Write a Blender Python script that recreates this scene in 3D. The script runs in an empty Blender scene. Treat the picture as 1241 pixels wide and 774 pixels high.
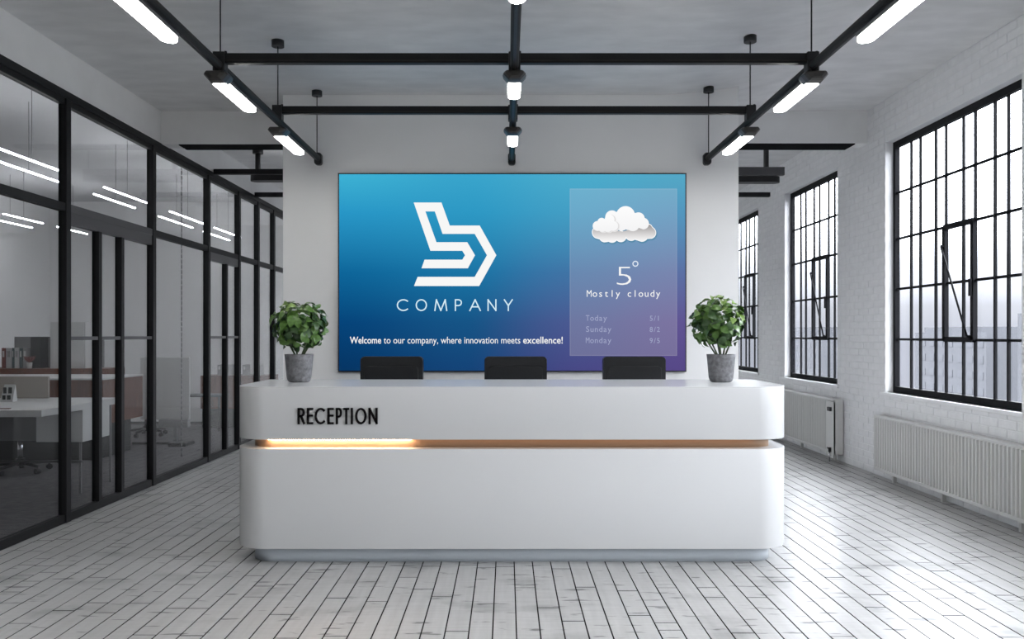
import bpy, math, random
from mathutils import Vector, Matrix
from mathutils.geometry import tessellate_polygon
PI = math.pi
R = random.Random(7)
C = bpy.context.scene.collection
scn = bpy.context.scene

# ------------------------------------------------------------------ camera
cam_d = bpy.data.cameras.new('camera')
cam = bpy.data.objects.new('camera', cam_d); C.objects.link(cam)
cam.location = (0, 0, 1.4); cam.rotation_euler = (PI / 2, 0, 0)
cam_d.sensor_fit = 'HORIZONTAL'; cam_d.sensor_width = 36
cam_d.lens = 36 * 1000 / 1241
cam_d.shift_x = (620.5 - 614) / 1241
cam_d.shift_y = (406 - 387) / 1241
cam_d.clip_end = 500
scn.camera = cam
scn.view_settings.view_transform = 'Standard'
scn.view_settings.look = 'None'
scn.view_settings.gamma = 1
scn.view_settings.exposure = 0
scn.view_settings.use_curve_mapping = False

def P(px, py, d):                       # photo pixel at depth d -> world x, z
    return ((px - 614) * d / 1000, 1.4 - (py - 406) * d / 1000)

# ------------------------------------------------------------------ sky: bright overcast, hazy horizon
w = bpy.data.worlds.new('overcast_sky'); scn.world = w; w.use_nodes = True
nt = w.node_tree; nt.nodes.clear()
tc = nt.nodes.new('ShaderNodeTexCoord'); sp = nt.nodes.new('ShaderNodeSeparateXYZ')
rp = nt.nodes.new('ShaderNodeValToRGB'); mr = nt.nodes.new('ShaderNodeMapRange')
bg = nt.nodes.new('ShaderNodeBackground'); wo = nt.nodes.new('ShaderNodeOutputWorld')
nt.links.new(tc.outputs['Generated'], sp.inputs[0]); nt.links.new(sp.outputs['Z'], mr.inputs['Value'])
mr.inputs['From Min'].default_value = -0.2; mr.inputs['From Max'].default_value = 0.5
nt.links.new(mr.outputs[0], rp.inputs[0]); nt.links.new(rp.outputs[0], bg.inputs[0]); nt.links.new(bg.outputs[0], wo.inputs[0])
SKY = 14.0
e = rp.color_ramp.elements
e[0].position = 0.0; e[0].color = (0.50 / SKY, 0.52 / SKY, 0.60 / SKY, 1)
e[1].position = 1.0; e[1].color = (0.94, 0.97, 1.0, 1)
for p, c in ((0.27, (0.62, 0.64, 0.72)), (0.33, (0.85, 0.87, 0.93)), (0.40, (1.8, 1.85, 1.95)), (0.55, (13.0, 13.4, 14.0))):
    n = e.new(p); n.color = (c[0] / SKY, c[1] / SKY, c[2] / SKY, 1)
bg.inputs['Strength'].default_value = SKY

# window openings on the right wall: (y0, y1)
ZT, ZB = 3.295, 0.842
WINS = [(5.96, 8.117, 9, (3, 5)), (9.28, 11.05, 7, (2, 4)), (12.2, 13.97, 7, (2, 4)),
        (2.80, 4.957, 9, (3, 5)), (-0.36, 1.797, 9, (3, 5))]  # unseen windows, added to let more daylight in
for i, (a, b, n, s) in enumerate(WINS):        # portals only guide sky light through the openings
    l = bpy.data.lights.new('window_daylight', 'AREA'); l.shape = 'RECTANGLE'
    l.size = b - a; l.size_y = ZT - ZB; l.cycles.is_portal = True
    o = bpy.data.objects.new('window_daylight', l); C.objects.link(o)
    o.matrix_world = Matrix.Translation((4.05, (a + b) / 2, (ZT + ZB) / 2)) @ Matrix(((0, 0, 1, 0), (1, 0, 0, 0), (0, 1, 0, 0), (0, 0, 0, 1)))

# ------------------------------------------------------------------ materials
MATS = {}
def principled(name, col, rough=0.5, metal=0.0, spec=0.5, coat=0.0, bump=None, noise=None, emis=None, estr=0, island=0.0):
    """bump=(scale, strength, stretch xyz); noise=(scale, amount, stretch xyz); island = per-piece value jitter"""
    m = bpy.data.materials.new(name); m.use_nodes = True; n = m.node_tree; b = n.nodes['Principled BSDF']
    b.inputs['Base Color'].default_value = (*col, 1); b.inputs['Roughness'].default_value = rough
    b.inputs['Metallic'].default_value = metal; b.inputs['Specular IOR Level'].default_value = spec
    b.inputs['Coat Weight'].default_value = coat; b.inputs['Coat Roughness'].default_value = 0.06
    if emis:
        b.inputs['Emission Color'].default_value = (*emis, 1); b.inputs['Emission Strength'].default_value = estr
    last = None
    def coords(stretch):
        g = n.nodes.new('ShaderNodeNewGeometry'); mp = n.nodes.new('ShaderNodeMapping')
        mp.inputs['Scale'].default_value = stretch; n.links.new(g.outputs['Position'], mp.inputs[0]); return mp.outputs[0]
    if noise:
        t = n.nodes.new('ShaderNodeTexNoise'); t.inputs['Scale'].default_value = noise[0]; t.inputs['Detail'].default_value = 6
        n.links.new(coords(noise[2]), t.inputs['Vector'])
        r = n.nodes.new('ShaderNodeMapRange'); r.inputs['From Min'].default_value = 0.3; r.inputs['From Max'].default_value = 0.7
        r.inputs['To Min'].default_value = 1 - noise[1]; r.inputs['To Max'].default_value = 1 + noise[1]
        n.links.new(t.outputs['Fac'], r.inputs[0]); last = r.outputs[0]
    if island:
        g = n.nodes.new('ShaderNodeNewGeometry'); r = n.nodes.new('ShaderNodeMapRange')
        r.inputs['To Min'].default_value = 1 - island; r.inputs['To Max'].default_value = 1 + island
        n.links.new(g.outputs['Random Per Island'], r.inputs[0])
        if last is None: last = r.outputs[0]
        else:
            q = n.nodes.new('ShaderNodeMath'); q.operation = 'MULTIPLY'
            n.links.new(last, q.inputs[0]); n.links.new(r.outputs[0], q.inputs[1]); last = q.outputs[0]
    if last is not None:
        v = n.nodes.new('ShaderNodeVectorMath'); v.operation = 'SCALE'; v.inputs[0].default_value = col
        n.links.new(last, v.inputs['Scale']); n.links.new(v.outputs[0], b.inputs['Base Color'])
    if bump:
        t = n.nodes.new('ShaderNodeTexNoise'); t.inputs['Scale'].default_value = bump[0]; t.inputs['Detail'].default_value = 5
        n.links.new(coords(bump[2]), t.inputs['Vector'])
        bp = n.nodes.new('ShaderNodeBump'); bp.inputs['Strength'].default_value = bump[1]; bp.inputs['Distance'].default_value = 0.004
        n.links.new(t.outputs['Fac'], bp.inputs['Height']); n.links.new(bp.outputs[0], b.inputs['Normal'])
    MATS[name] = m; return m

def emission(name, col, s):
    m = bpy.data.materials.new(name); m.use_nodes = True; n = m.node_tree; n.nodes.clear()
    e = n.nodes.new('ShaderNodeEmission'); e.inputs[0].default_value = (*col, 1); e.inputs[1].default_value = s
    o = n.nodes.new('ShaderNodeOutputMaterial'); n.links.new(e.outputs[0], o.inputs[0]); MATS[name] = m; return m

def glass(name, tint, ior=1.5, rough=0.0, haze=0.0, hcol=(0.8, 0.8, 0.82)):
    m = bpy.data.materials.new(name); m.use_nodes = True; n = m.node_tree; n.nodes.clear()
    # Schlick reflectance, the same for front and back faces of the thin pane
    gg = n.nodes.new('ShaderNodeNewGeometry'); dt = n.nodes.new('ShaderNodeVectorMath'); dt.operation = 'DOT_PRODUCT'
    n.links.new(gg.outputs['Normal'], dt.inputs[0]); n.links.new(gg.outputs['Incoming'], dt.inputs[1])
    def mth(op, a, b=None):
        q = n.nodes.new('ShaderNodeMath'); q.operation = op
        for i, v in enumerate((a, b)):
            if v is None: continue
            if isinstance(v, (int, float)): q.inputs[i].default_value = v
            else: n.links.new(v, q.inputs[i])
        return q.outputs[0]
    f0 = ((ior - 1) / (ior + 1)) ** 2
    pw = mth('POWER', mth('SUBTRACT', 1.0, mth('ABSOLUTE', dt.outputs['Value'])), 5.0)
    fac = mth('ADD', mth('MULTIPLY', pw, 1 - f0), f0)
    t = n.nodes.new('ShaderNodeBsdfTransparent'); t.inputs[0].default_value = (*tint, 1)
    g = n.nodes.new('ShaderNodeBsdfGlossy'); g.inputs['Roughness'].default_value = rough
    x = n.nodes.new('ShaderNodeMixShader'); o = n.nodes.new('ShaderNodeOutputMaterial')
    src = t.outputs[0]
    if haze:
        d = n.nodes.new('ShaderNodeBsdfTranslucent'); d.inputs[0].default_value = (*hcol, 1)
        y = n.nodes.new('ShaderNodeMixShader'); y.inputs[0].default_value = haze
        n.links.new(t.outputs[0], y.inputs[1]); n.links.new(d.outputs[0], y.inputs[2]); src = y.outputs[0]
    n.links.new(fac, x.inputs[0]); n.links.new(src, x.inputs[1]); n.links.new(g.outputs[0], x.inputs[2])
    n.links.new(x.outputs[0], o.inputs[0]); MATS[name] = m; return m

M = MATS
principled('ceiling_concrete', (0.68, 0.68, 0.685), 0.85, noise=(3.2, 0.08, (1, 2.2, 1)), bump=(9, 0.35, (1, 4, 1)))
principled('plaster', (0.72, 0.72, 0.72), 0.85, noise=(2.0, 0.03, (1, 1, 1)), bump=(30, 0.1, (1, 1, 1)))
principled('feature_plaster', (0.83, 0.83, 0.83), 0.7, noise=(1.2, 0.02, (1, 1, 1)))
principled('side_plaster', (0.76, 0.76, 0.76), 0.85, noise=(3.0, 0.04, (1, 1, 1)))
principled('brick_paint', (0.78, 0.78, 0.79), 0.55, noise=(14, 0.04, (1, 1, 1)), bump=(45, 0.5, (1, 1, 1)), island=0.02)
principled('mortar_paint', (0.76, 0.76, 0.77), 0.75, bump=(60, 0.5, (1, 1, 1)))
principled('sill_paint', (0.80, 0.80, 0.81), 0.45)
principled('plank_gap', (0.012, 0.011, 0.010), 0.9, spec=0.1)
principled('black_steel', (0.011, 0.011, 0.012), 0.5, spec=0.25)
principled('window_steel', (0.008, 0.008, 0.010), 0.6, spec=0.12)
principled('track_metal', (0.022, 0.020, 0.018), 0.6, spec=0.25)
principled('grey_metal', (0.10, 0.10, 0.105), 0.4, metal=0.4)
principled('lamp_body', (0.035, 0.032, 0.029), 0.35, spec=0.5)
principled('desk_white', (0.67, 0.675, 0.68), 0.24, spec=0.35, coat=0.12)
principled('desk_plinth', (0.62, 0.67, 0.72), 0.35)
principled('recess_wood', (0.42, 0.27, 0.17), 0.5)
principled('letter_black', (0.008, 0.006, 0.007), 0.7, spec=0.1)
principled('black_leather', (0.006, 0.0065, 0.008), 0.36, spec=0.5, bump=(160, 0.2, (1, 1, 1)))
principled('matte_black', (0.008, 0.008, 0.009), 0.95, spec=0.05)
principled('black_plastic', (0.010, 0.010, 0.011), 0.45)
principled('chrome', (0.6, 0.6, 0.62), 0.15, metal=1)
principled('pot_concrete', (0.175, 0.175, 0.185), 0.6, noise=(38, 0.38, (1, 1, 1)), bump=(70, 0.8, (1, 1, 1)))
principled('soil', (0.03, 0.022, 0.016), 0.9)
principled('stem_green', (0.05, 0.075, 0.03), 0.6)
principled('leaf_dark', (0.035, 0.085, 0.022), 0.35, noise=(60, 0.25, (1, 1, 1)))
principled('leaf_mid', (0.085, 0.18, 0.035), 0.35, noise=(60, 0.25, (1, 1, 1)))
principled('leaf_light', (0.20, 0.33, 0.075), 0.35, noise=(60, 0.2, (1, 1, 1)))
principled('radiator_enamel', (0.60, 0.60, 0.585), 0.4)
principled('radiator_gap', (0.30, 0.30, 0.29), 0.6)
principled('carpet', (0.15, 0.145, 0.15), 0.95, noise=(9, 0.35, (1, 5, 1)), bump=(220, 1.0, (1, 1, 1)))
principled('office_wall', (0.80, 0.80, 0.80), 0.9)
principled('office_ceiling', (0.55, 0.55, 0.56), 0.9)
principled('walnut', (0.15, 0.052, 0.028), 0.4, noise=(14, 0.35, (3, 3, 0.3)))
principled('office_white', (0.62, 0.62, 0.61), 0.4)
principled('office_grey', (0.22, 0.22, 0.225), 0.6)
principled('pinboard', (0.40, 0.36, 0.32), 0.9)
principled('office_dark', (0.04, 0.042, 0.04), 0.6)
principled('haze_building', (0.062, 0.064, 0.072), 0.9)
principled('haze_window', (0.052, 0.054, 0.063), 0.6)
for nm, c in (('binder_white', (0.5, 0.5, 0.5)), ('binder_red', (0.22, 0.09, 0.08)), ('binder_teal', (0.10, 0.14, 0.14)), ('binder_grey', (0.3, 0.3, 0.3))):
    principled(nm, c, 0.6)
glass('partition_glass', (0.88, 0.885, 0.89), 1.25)
glass('window_glass', (0.97, 0.98, 1.0), 1.25)
emission('lamp_glow', (1.0, 0.985, 0.95), 34.0)
emission('office_tube_glow', (0.95, 0.97, 1.0), 42.0)
emission('pendant_glow', (0.95, 0.97, 1.0), 3.0)
emission('led_warm', (1.0, 0.68, 0.42), 30.0)
emission('led_dim', (1.0, 0.62, 0.36), 1.6)
emission('screen_white', (0.93, 0.93, 0.92), 1.0)
emission('screen_cyan_text', (0.68, 0.88, 0.96), 1.0)
emission('screen_pale', (0.75, 0.82, 0.92), 1.0)
emission('screen_faint', (0.36, 0.39, 0.58), 1.0)

def plank_material():
    m = bpy.data.materials.new('whitewashed_plank'); m.use_nodes = True; n = m.node_tree; b = n.nodes['Principled BSDF']
    L = n.links.new
    g = n.nodes.new('ShaderNodeNewGeometry')
    def noise(scale, stretch, detail=5):
        mp = n.nodes.new('ShaderNodeMapping'); mp.inputs['Scale'].default_value = stretch
        L(g.outputs['Position'], mp.inputs[0])
        t = n.nodes.new('ShaderNodeTexNoise'); t.inputs['Scale'].default_value = scale; t.inputs['Detail'].default_value = detail
        L(mp.outputs[0], t.inputs['Vector']); return t.outputs['Fac']
    def rng(src, a, b_, lo, hi):
        r = n.nodes.new('ShaderNodeMapRange'); r.inputs[1].default_value = a; r.inputs[2].default_value = b_
        r.inputs[3].default_value = lo; r.inputs[4].default_value = hi; L(src, r.inputs[0]); return r.outputs[0]
    def mul(a, b_):
        q = n.nodes.new('ShaderNodeMath'); q.operation = 'MULTIPLY'; L(a, q.inputs[0]); L(b_, q.inputs[1]); return q.outputs[0]
    grain = rng(noise(26, (1.0, 0.09, 1)), 0.3, 0.75, 1.05, 0.88)
    cross = rng(noise(9, (0.35, 6, 1)), 0.35, 0.7, 1.04, 0.93)
    isl = rng(g.outputs['Random Per Island'], 0, 1, 0.90, 1.06)
    worn = rng(noise(2.3, (1.0, 1.6, 1), 8), 0.55, 0.70, 1.0, 0.66)
    scratch = rng(noise(7, (0.6, 3.0, 1), 8), 0.622, 0.66, 1.0, 0.33)
    v = n.nodes.new('ShaderNodeVectorMath'); v.operation = 'SCALE'; v.inputs[0].default_value = (0.47, 0.466, 0.46)
    L(mul(mul(mul(grain, cross), mul(isl, worn)), scratch), v.inputs['Scale']); L(v.outputs[0], b.inputs['Base Color'])
    b.inputs['Roughness'].default_value = 0.36
    b.inputs['Coat Weight'].default_value = 0.15; b.inputs['Coat Roughness'].default_value = 0.12
    bp = n.nodes.new('ShaderNodeBump'); bp.inputs['Strength'].default_value = 0.25; bp.inputs['Distance'].default_value = 0.002
    L(noise(9, (0.35, 6, 1)), bp.inputs['Height']); L(bp.outputs[0], b.inputs['Normal'])
    MATS['plank'] = m
plank_material()

def screen_material(name, lift):
    """displayed picture: diagonal gradient cyan / deep blue / violet, in the screen's own UV"""
    m = bpy.data.materials.new(name); m.use_nodes = True; n = m.node_tree; n.nodes.clear(); L = n.links.new
    uv = n.nodes.new('ShaderNodeTexCoord'); s = n.nodes.new('ShaderNodeSeparateXYZ'); L(uv.outputs['UV'], s.inputs[0])
    def ramp(src, stops):
        r = n.nodes.new('ShaderNodeValToRGB'); r.color_ramp.interpolation = 'LINEAR'; e = r.color_ramp.elements
        e[0].position, e[0].color = stops[0][0], (*stops[0][1], 1); e[1].position, e[1].color = stops[-1][0], (*stops[-1][1], 1)
        for p, c in stops[1:-1]: e.new(p).color = (*c, 1)
        L(src, r.inputs[0]); return r.outputs[0]
    def lin(r, g, b): return tuple((x / 255 / 12.92) if x / 255 <= 0.04045 else ((x / 255 + 0.055) / 1.055) ** 2.4 for x in (r, g, b))
    cols = [  # u position, colours bottom -> top
        ramp(s.outputs['Y'], [(0, lin(6, 52, 98)), (0.25, lin(6, 68, 122)), (0.5, lin(14, 102, 154)), (0.8, lin(40, 150, 198)), (1, lin(62, 178, 212))]),
        ramp(s.outputs['Y'], [(0, lin(20, 66, 118)), (0.25, lin(22, 84, 134)), (0.5, lin(26, 116, 165)), (0.8, lin(45, 152, 196)), (1, lin(58, 165, 204))]),
        ramp(s.outputs['Y'], [(0, lin(72, 72, 132)), (0.25, lin(76, 90, 146)), (0.5, lin(66, 116, 166)), (0.8, lin(68, 158, 196)), (1, lin(76, 172, 204))]),
        ramp(s.outputs['Y'], [(0, lin(86, 72, 134)), (0.25, lin(96, 84, 146)), (0.5, lin(92, 112, 164)), (0.8, lin(84, 150, 190)), (1, lin(84, 168, 198))])]
    cur = cols[0]
    for k in range(3):
        r = n.nodes.new('ShaderNodeMapRange'); r.interpolation_type = 'SMOOTHSTEP'
        r.inputs[1].default_value = (0.0, 0.36, 0.68)[k]; r.inputs[2].default_value = (0.38, 0.72, 1.0)[k]
        L(s.outputs['X'], r.inputs[0])
        x = n.nodes.new('ShaderNodeMix'); x.data_type = 'RGBA'; L(r.outputs[0], x.inputs[0]); L(cur, x.inputs[6]); L(cols[k + 1], x.inputs[7]); cur = x.outputs[2]
    if lift:
        x = n.nodes.new('ShaderNodeMix'); x.data_type = 'RGBA'; x.inputs[0].default_value = lift; L(cur, x.inputs[6]); x.inputs[7].default_value = (0.8, 0.8, 0.85, 1); cur = x.outputs[2]
    e = n.nodes.new('ShaderNodeEmission'); L(cur, e.inputs[0])
    o = n.nodes.new('ShaderNodeOutputMaterial')
    L(e.outputs[0], o.inputs[0]); MATS[name] = m
screen_material('screen_picture', 0); screen_material('screen_card', 0.12); screen_material('screen_card_edge', 0.19)

def cloud_material(name, c_top, c_bot):
    m = bpy.data.materials.new(name); m.use_nodes = True; n = m.node_tree; n.nodes.clear(); L = n.links.new
    uv = n.nodes.new('ShaderNodeTexCoord'); s = n.nodes.new('ShaderNodeSeparateXYZ'); L(uv.outputs['UV'], s.inputs[0])
    r = n.nodes.new('ShaderNodeValToRGB'); r.color_ramp.elements[0].color = (*c_bot, 1); r.color_ramp.elements[1].color = (*c_top, 1)
    L(s.outputs['Y'], r.inputs[0]); e = n.nodes.new('ShaderNodeEmission'); L(r.outputs[0], e.inputs[0])
    o = n.nodes.new('ShaderNodeOutputMaterial'); L(e.outputs[0], o.inputs[0]); MATS[name] = m
cloud_material('cloud_back', (0.30, 0.28, 0.28), (0.98, 0.97, 0.97))
cloud_material('cloud_front', (0.98, 0.98, 0.98), (0.90, 0.90, 0.91))
emission('cloud_rim', (0.97, 0.98, 0.99), 1.0)

# ------------------------------------------------------------------ mesh helpers
class MB:
    def __init__(s): s.v = []; s.f = []; s.smooth = set()
    def add(s, vs, fs, smooth=False):
        o = len(s.v); s.v += [tuple(x) for x in vs]
        for f in fs:
            if smooth: s.smooth.add(len(s.f))
            s.f.append(tuple(i + o for i in f))
        return s
    def box(s, x0, x1, y0, y1, z0, z1):
        return s.add([(x0, y0, z0), (x1, y0, z0), (x1, y1, z0), (x0, y1, z0), (x0, y0, z1), (x1, y0, z1), (x1, y1, z1), (x0, y1, z1)],
                     [(0, 3, 2, 1), (4, 5, 6, 7), (0, 1, 5, 4), (1, 2, 6, 5), (2, 3, 7, 6), (3, 0, 4, 7)])
    def tube(s, a, b, r, n=10, r2=None, caps=True):
        a = Vector(a); b = Vector(b); d = (b - a).normalized(); r2 = r if r2 is None else r2
        u = d.orthogonal().normalized(); w_ = d.cross(u)
        vs = [a + (u * math.cos(2 * PI * k / n) + w_ * math.sin(2 * PI * k / n)) * r for k in range(n)] + \
             [b + (u * math.cos(2 * PI * k / n) + w_ * math.sin(2 * PI * k / n)) * r2 for k in range(n)]
        s.add(vs, [(k, (k + 1) % n, n + (k + 1) % n, n + k) for k in range(n)], True)
        if caps:
            o = len(s.v) - 2 * n; s.f.append(tuple(o + k for k in reversed(range(n)))); s.f.append(tuple(o + n + k for k in range(n)))
        return s
    def lathe(s, prof, n=24, c=(0, 0)):
        vs = [(c[0] + r * math.cos(2 * PI * k / n), c[1] + r * math.sin(2 * PI * k / n), z) for r, z in prof for k in range(n)]
        fs = [(j * n + k, j * n + (k + 1) % n, (j + 1) * n + (k + 1) % n, (j + 1) * n + k) for j in range(len(prof) - 1) for k in range(n)]
        return s.add(vs, fs, True)
    def prism(s, poly, axis, a, b, smooth=False):
        """poly = 2D outline (ccw); axis 'z': (x,y) poly; 'y': (x,z); 'x': (y,z)"""
        def p3(p, t): return (p[0], p[1], t) if axis == 'z' else ((p[0], t, p[1]) if axis == 'y' else (t, p[0], p[1]))
        n = len(poly); vs = [p3(p, a) for p in poly] + [p3(p, b) for p in poly]
        s.add(vs, [(k, (k + 1) % n, n + (k + 1) % n, n + k) for k in range(n)], smooth)
        o = len(s.v) - 2 * n
        tr = tessellate_polygon([[Vector((p[0], p[1], 0)) for p in poly]])
        for t in tr:
            s.f.append(tuple(o + k for k in t)); s.f.append(tuple(o + n + k for k in reversed(t)))
        return s
    def mesh(s, name, mat, fix=True):
        me = bpy.data.meshes.new(name); me.from_pydata(s.v, [], s.f)
        for i in s.smooth: me.polygons[i].use_smooth = True
        me.materials.append(MATS[mat] if isinstance(mat, str) else mat)
        if fix:
            import bmesh
            bm = bmesh.new(); bm.from_mesh(me); bmesh.ops.recalc_face_normals(bm, faces=bm.faces); bm.to_mesh(me); bm.free()
        me.update(); return me

def link(name, data, parent=None, loc=None):
    o = bpy.data.objects.new(name, data); C.objects.link(o)
    if parent: o.parent = parent
    if loc: o.location = loc
    return o
def part(name, mb, mat, parent=None, loc=None, bevel=0, seg=2, label=None, kind=None):
    o = link(name, mb.mesh(name, mat), parent, loc)
    if bevel:
        m = o.modifiers.new('bevel', 'BEVEL'); m.width = bevel; m.segments = seg; m.limit_method = 'ANGLE'; m.angle_limit = math.radians(50)
        m.harden_normals = False
    if label: o['label'] = label
    if kind: o['kind'] = kind
    return o
def tag(o, label, cat, group=None, kind=None):
    o['label'] = label; o['category'] = cat
    if group: o['group'] = group
    if kind: o['kind'] = kind
    return o
def thing(name, label, cat, loc=(0, 0, 0), rotz=0, group=None, kind=None):
    o = link(name, None, None, loc); o.rotation_euler = (0, 0, rotz); o.empty_display_size = 0.1
    return tag(o, label, cat, group, kind)
def dup(root, loc, label, rotz=None, group=None):
    def rec(o, par):
        c = o.copy(); C.objects.link(c); c.parent = par
        for ch in list(o.children): rec(ch, c)
        return c
    r = rec(root, None); r.location = loc; r['label'] = label
    if rotz is not None: r.rotation_euler = (0, 0, rotz)
    if group: r['group'] = group
    return r
def rrect(x0, x1, y0, y1, r, n=8, corners=(1, 1, 1, 1)):
    """ccw rounded rect; corners = (x0y0, x1y0, x1y1, x0y1) radius factors"""
    out = []
    for (cx, cy, a0, k) in ((x0, y0, PI, corners[0]), (x1, y0, 1.5 * PI, corners[1]), (x1, y1, 0, corners[2]), (x0, y1, 0.5 * PI, corners[3])):
        rr = r * k; sx = 1 if cx == x0 else -1; sy = 1 if cy == y0 else -1
        if rr < 1e-5: out.append((cx, cy)); continue
        for i in range(n + 1):
            a = a0 + i / n * PI / 2
            out.append((cx + sx * rr + rr * math.cos(a), cy + sy * rr + rr * math.sin(a)))
    return out

# ------------------------------------------------------------------ ROOM
XL, XR = -3.29, 3.72
Y0, Y1 = -3.0, 16.0
def ceil_z(x):                          # flat over the tracks, rising gently to the window wall
    t = min(1, max(0, (x - 1.3) / 1.7)); return 1.4 + 2.13 + 0.18 * t * t * (3 - 2 * t)

# ceiling
mb = MB(); N = 40; xs = [XL + (XR + 0.3 - XL) * k / N for k in range(N + 1)]
vs = [(x, y, ceil_z(x) + dz) for dz in (0, 0.25) for y in (Y0, Y1) for x in xs]; n1 = N + 1
mb.add(vs, [(k, k + 1, n1 + k + 1, n1 + k) for k in range(N)] + [(2 * n1 + k, 3 * n1 + k, 3 * n1 + k + 1, 2 * n1 + k + 1) for k in range(N)], True)
mb.add([vs[0], vs[N], vs[2 * n1 + N], vs[2 * n1]], [(0, 1, 2, 3)]); mb.add([vs[n1], vs[n1 + N], vs[3 * n1 + N], vs[3 * n1]], [(0, 1, 2, 3)])
o = part('ceiling', mb, 'ceiling_concrete'); tag(o, 'bare grey concrete ceiling over the reception hall', 'ceiling', kind='structure')

# floor: dark base and planks with open joints
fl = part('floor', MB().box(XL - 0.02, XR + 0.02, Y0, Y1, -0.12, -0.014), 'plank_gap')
tag(fl, 'whitewashed wooden plank floor with dark joints', 'floor', kind='structure')
PW = 0.1122; planks = []
kmin = int((XL - 0.0) / PW) - 1
for k in range(kmin, 40):
    x0 = -0.066 + k * PW; x1 = x0 + PW
    a, b = max(x0 + 0.0032, XL + 0.002), min(x1 - 0.0032, XR - 0.002)
    if b - a < 0.02: continue
    y = Y0 + R.uniform(0, 1.2)
    cuts = [Y0]
    while y < Y1:
        cuts.append(y); y += R.choice((R.uniform(0.35, 1.0), R.uniform(0.7, 1.6), R.uniform(0.8, 1.7), R.uniform(0.06, 0.2)))
    cuts.append(Y1)
    for c0, c1 in zip(cuts, cuts[1:]):
        if c1 - c0 < 0.03: continue
        ya, yb = c0 + 0.004, c1 - 0.004
        v0, v1 = max(ya, 3.7), max(yb, 3.75)
        area = 0
        if yb > 3.7 and 614 + a * 1000 / v1 < 1300 and 614 + b * 1000 / v1 > -60:
            area = 0.5 * (b - a) * 1000 * (1 / v0 + 1 / v1) * 1400 * (1 / v0 - 1 / v1)
            ym = (v0 + v1) / 2
            if abs((a + b) / 2) / ym > 0.64: area *= 0.2
            if 5.2 < ym < 7 and abs(a) < 1.5: area = 0
        planks.append((area, a, b, ya, yb))
planks.sort(key=lambda p: -p[0])
def plank_box(mb, a, b, ya, yb, ox=0, oy=0):
    h = R.uniform(-0.0005, 0.0005); c = 0.0006
    mb.add([(a - ox, ya - oy, -0.014), (b - ox, ya - oy, -0.014), (b - ox, yb - oy, -0.014), (a - ox, yb - oy, -0.014),
            (a - ox, ya - oy, h - c), (b - ox, ya - oy, h - c), (b - ox, yb - oy, h - c), (a - ox, yb - oy, h - c),
            (a - ox + c, ya - oy + c, h), (b - ox - c, ya - oy + c, h), (b - ox - c, yb - oy - c, h), (a - ox + c, yb - oy - c, h)],
           [(8, 9, 10, 11), (0, 1, 5, 4), (1, 2, 6, 5), (2, 3, 7, 6), (3, 0, 4, 7), (4, 5, 9, 8), (5, 6, 10, 9), (6, 7, 11, 10), (7, 4, 8, 11)])
def plank_mesh(mb, name):                # painted face; edges coloured dark to put shade into the joints
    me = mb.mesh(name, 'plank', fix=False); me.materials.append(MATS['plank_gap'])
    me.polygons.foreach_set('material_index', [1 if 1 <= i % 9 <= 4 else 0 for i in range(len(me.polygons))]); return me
for (ar, a, b, ya, yb) in planks[:299]:
    mb = MB(); plank_box(mb, a, b, ya, yb, a, ya)
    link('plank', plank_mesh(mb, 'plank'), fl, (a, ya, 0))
mb = MB()
for (ar, a, b, ya, yb) in planks[299:]: plank_box(mb, a, b, ya, yb)
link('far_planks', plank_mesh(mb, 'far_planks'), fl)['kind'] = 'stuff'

# right wall with openings
mb = MB(); X0, X1 = XR + 0.0035, XR + 0.135
top = 3.95
ws = sorted(WINS)
mb.box(X0, X1, Y0, Y1, -0.1, ZB); mb.box(X0, X1, Y0, Y1, ZT, top)
yy = Y0
for (a, b, n, s_) in ws: mb.box(X0, X1, yy, a, ZB, ZT); yy = b
mb.box(X0, X1, yy, Y1, ZB, ZT)
wr = part('wall_right', mb, 'mortar_paint'); tag(wr, 'white painted brick wall with tall steel windows', 'wall', kind='structure')
CH, BL = 0.0700, 0.235
bricks = []
row = 0; z = 0.0
while z < 3.72:
    z0, z1 = z + 0.003, z + CH - 0.003
    y = 3.9 + (BL / 2 if row % 2 else 0)
    while y < Y1 - 0.2:
        segs = [(y + 0.003, y + BL - 0.003)]
        zlo, zhi = z0, min(z1, 3.71)
        for (a, b, n, s_) in WINS:
            if zhi > ZB and zlo < ZT:
                ns = []
                for (p, q) in segs:
                    if q <= a or p >= b: ns.append((p, q)); continue
                    if p < a: ns.append((p, a))
                    if q > b: ns.append((b, q))
                segs = ns
        for (p, q) in segs:
            if q - p < 0.02: continue
            zz0, zz1 = zlo, zhi
            if zz0 < ZB < zz1: zz1 = ZB
            if zz0 < ZT < zz1: zz0 = ZT
            u0, u1 = 614 + XR * 1000 / q, 614 + XR * 1000 / p
            ar = (min(u1, 1241) - u0) * (zz1 - zz0) * 1000 / p if u0 < 1241 else 0
            vy = 406 - (zz0 - 1.4) * 1000 / p
            if vy < 0 or (zz1 < 0.62 and ((5.75 < p < 8.1) or (9.1 < p < 11.5))): ar = 0
            bricks.append((ar, p, q, zz0, zz1))
        y += BL
    z += CH; row += 1
bricks.sort(key=lambda b: -b[0])
def brick_box(mb, p, q, z0, z1, oy=0, oz=0):
    x = XR + R.uniform(-0.0014, 0.0008); c = 0.0025; X = XR + 0.0045
    p -= oy; q -= oy; z0 -= oz; z1 -= oz
    mb.add([(X, p, z0), (X, q, z0), (X, q, z1), (X, p, z1), (x, p + c, z0 + c), (x, q - c, z0 + c), (x, q - c, z1 - c), (x, p + c, z1 - c)],
           [(4, 7, 6, 5), (0, 4, 5, 1), (1, 5, 6, 2), (2, 6, 7, 3), (3, 7, 4, 0)])
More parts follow.
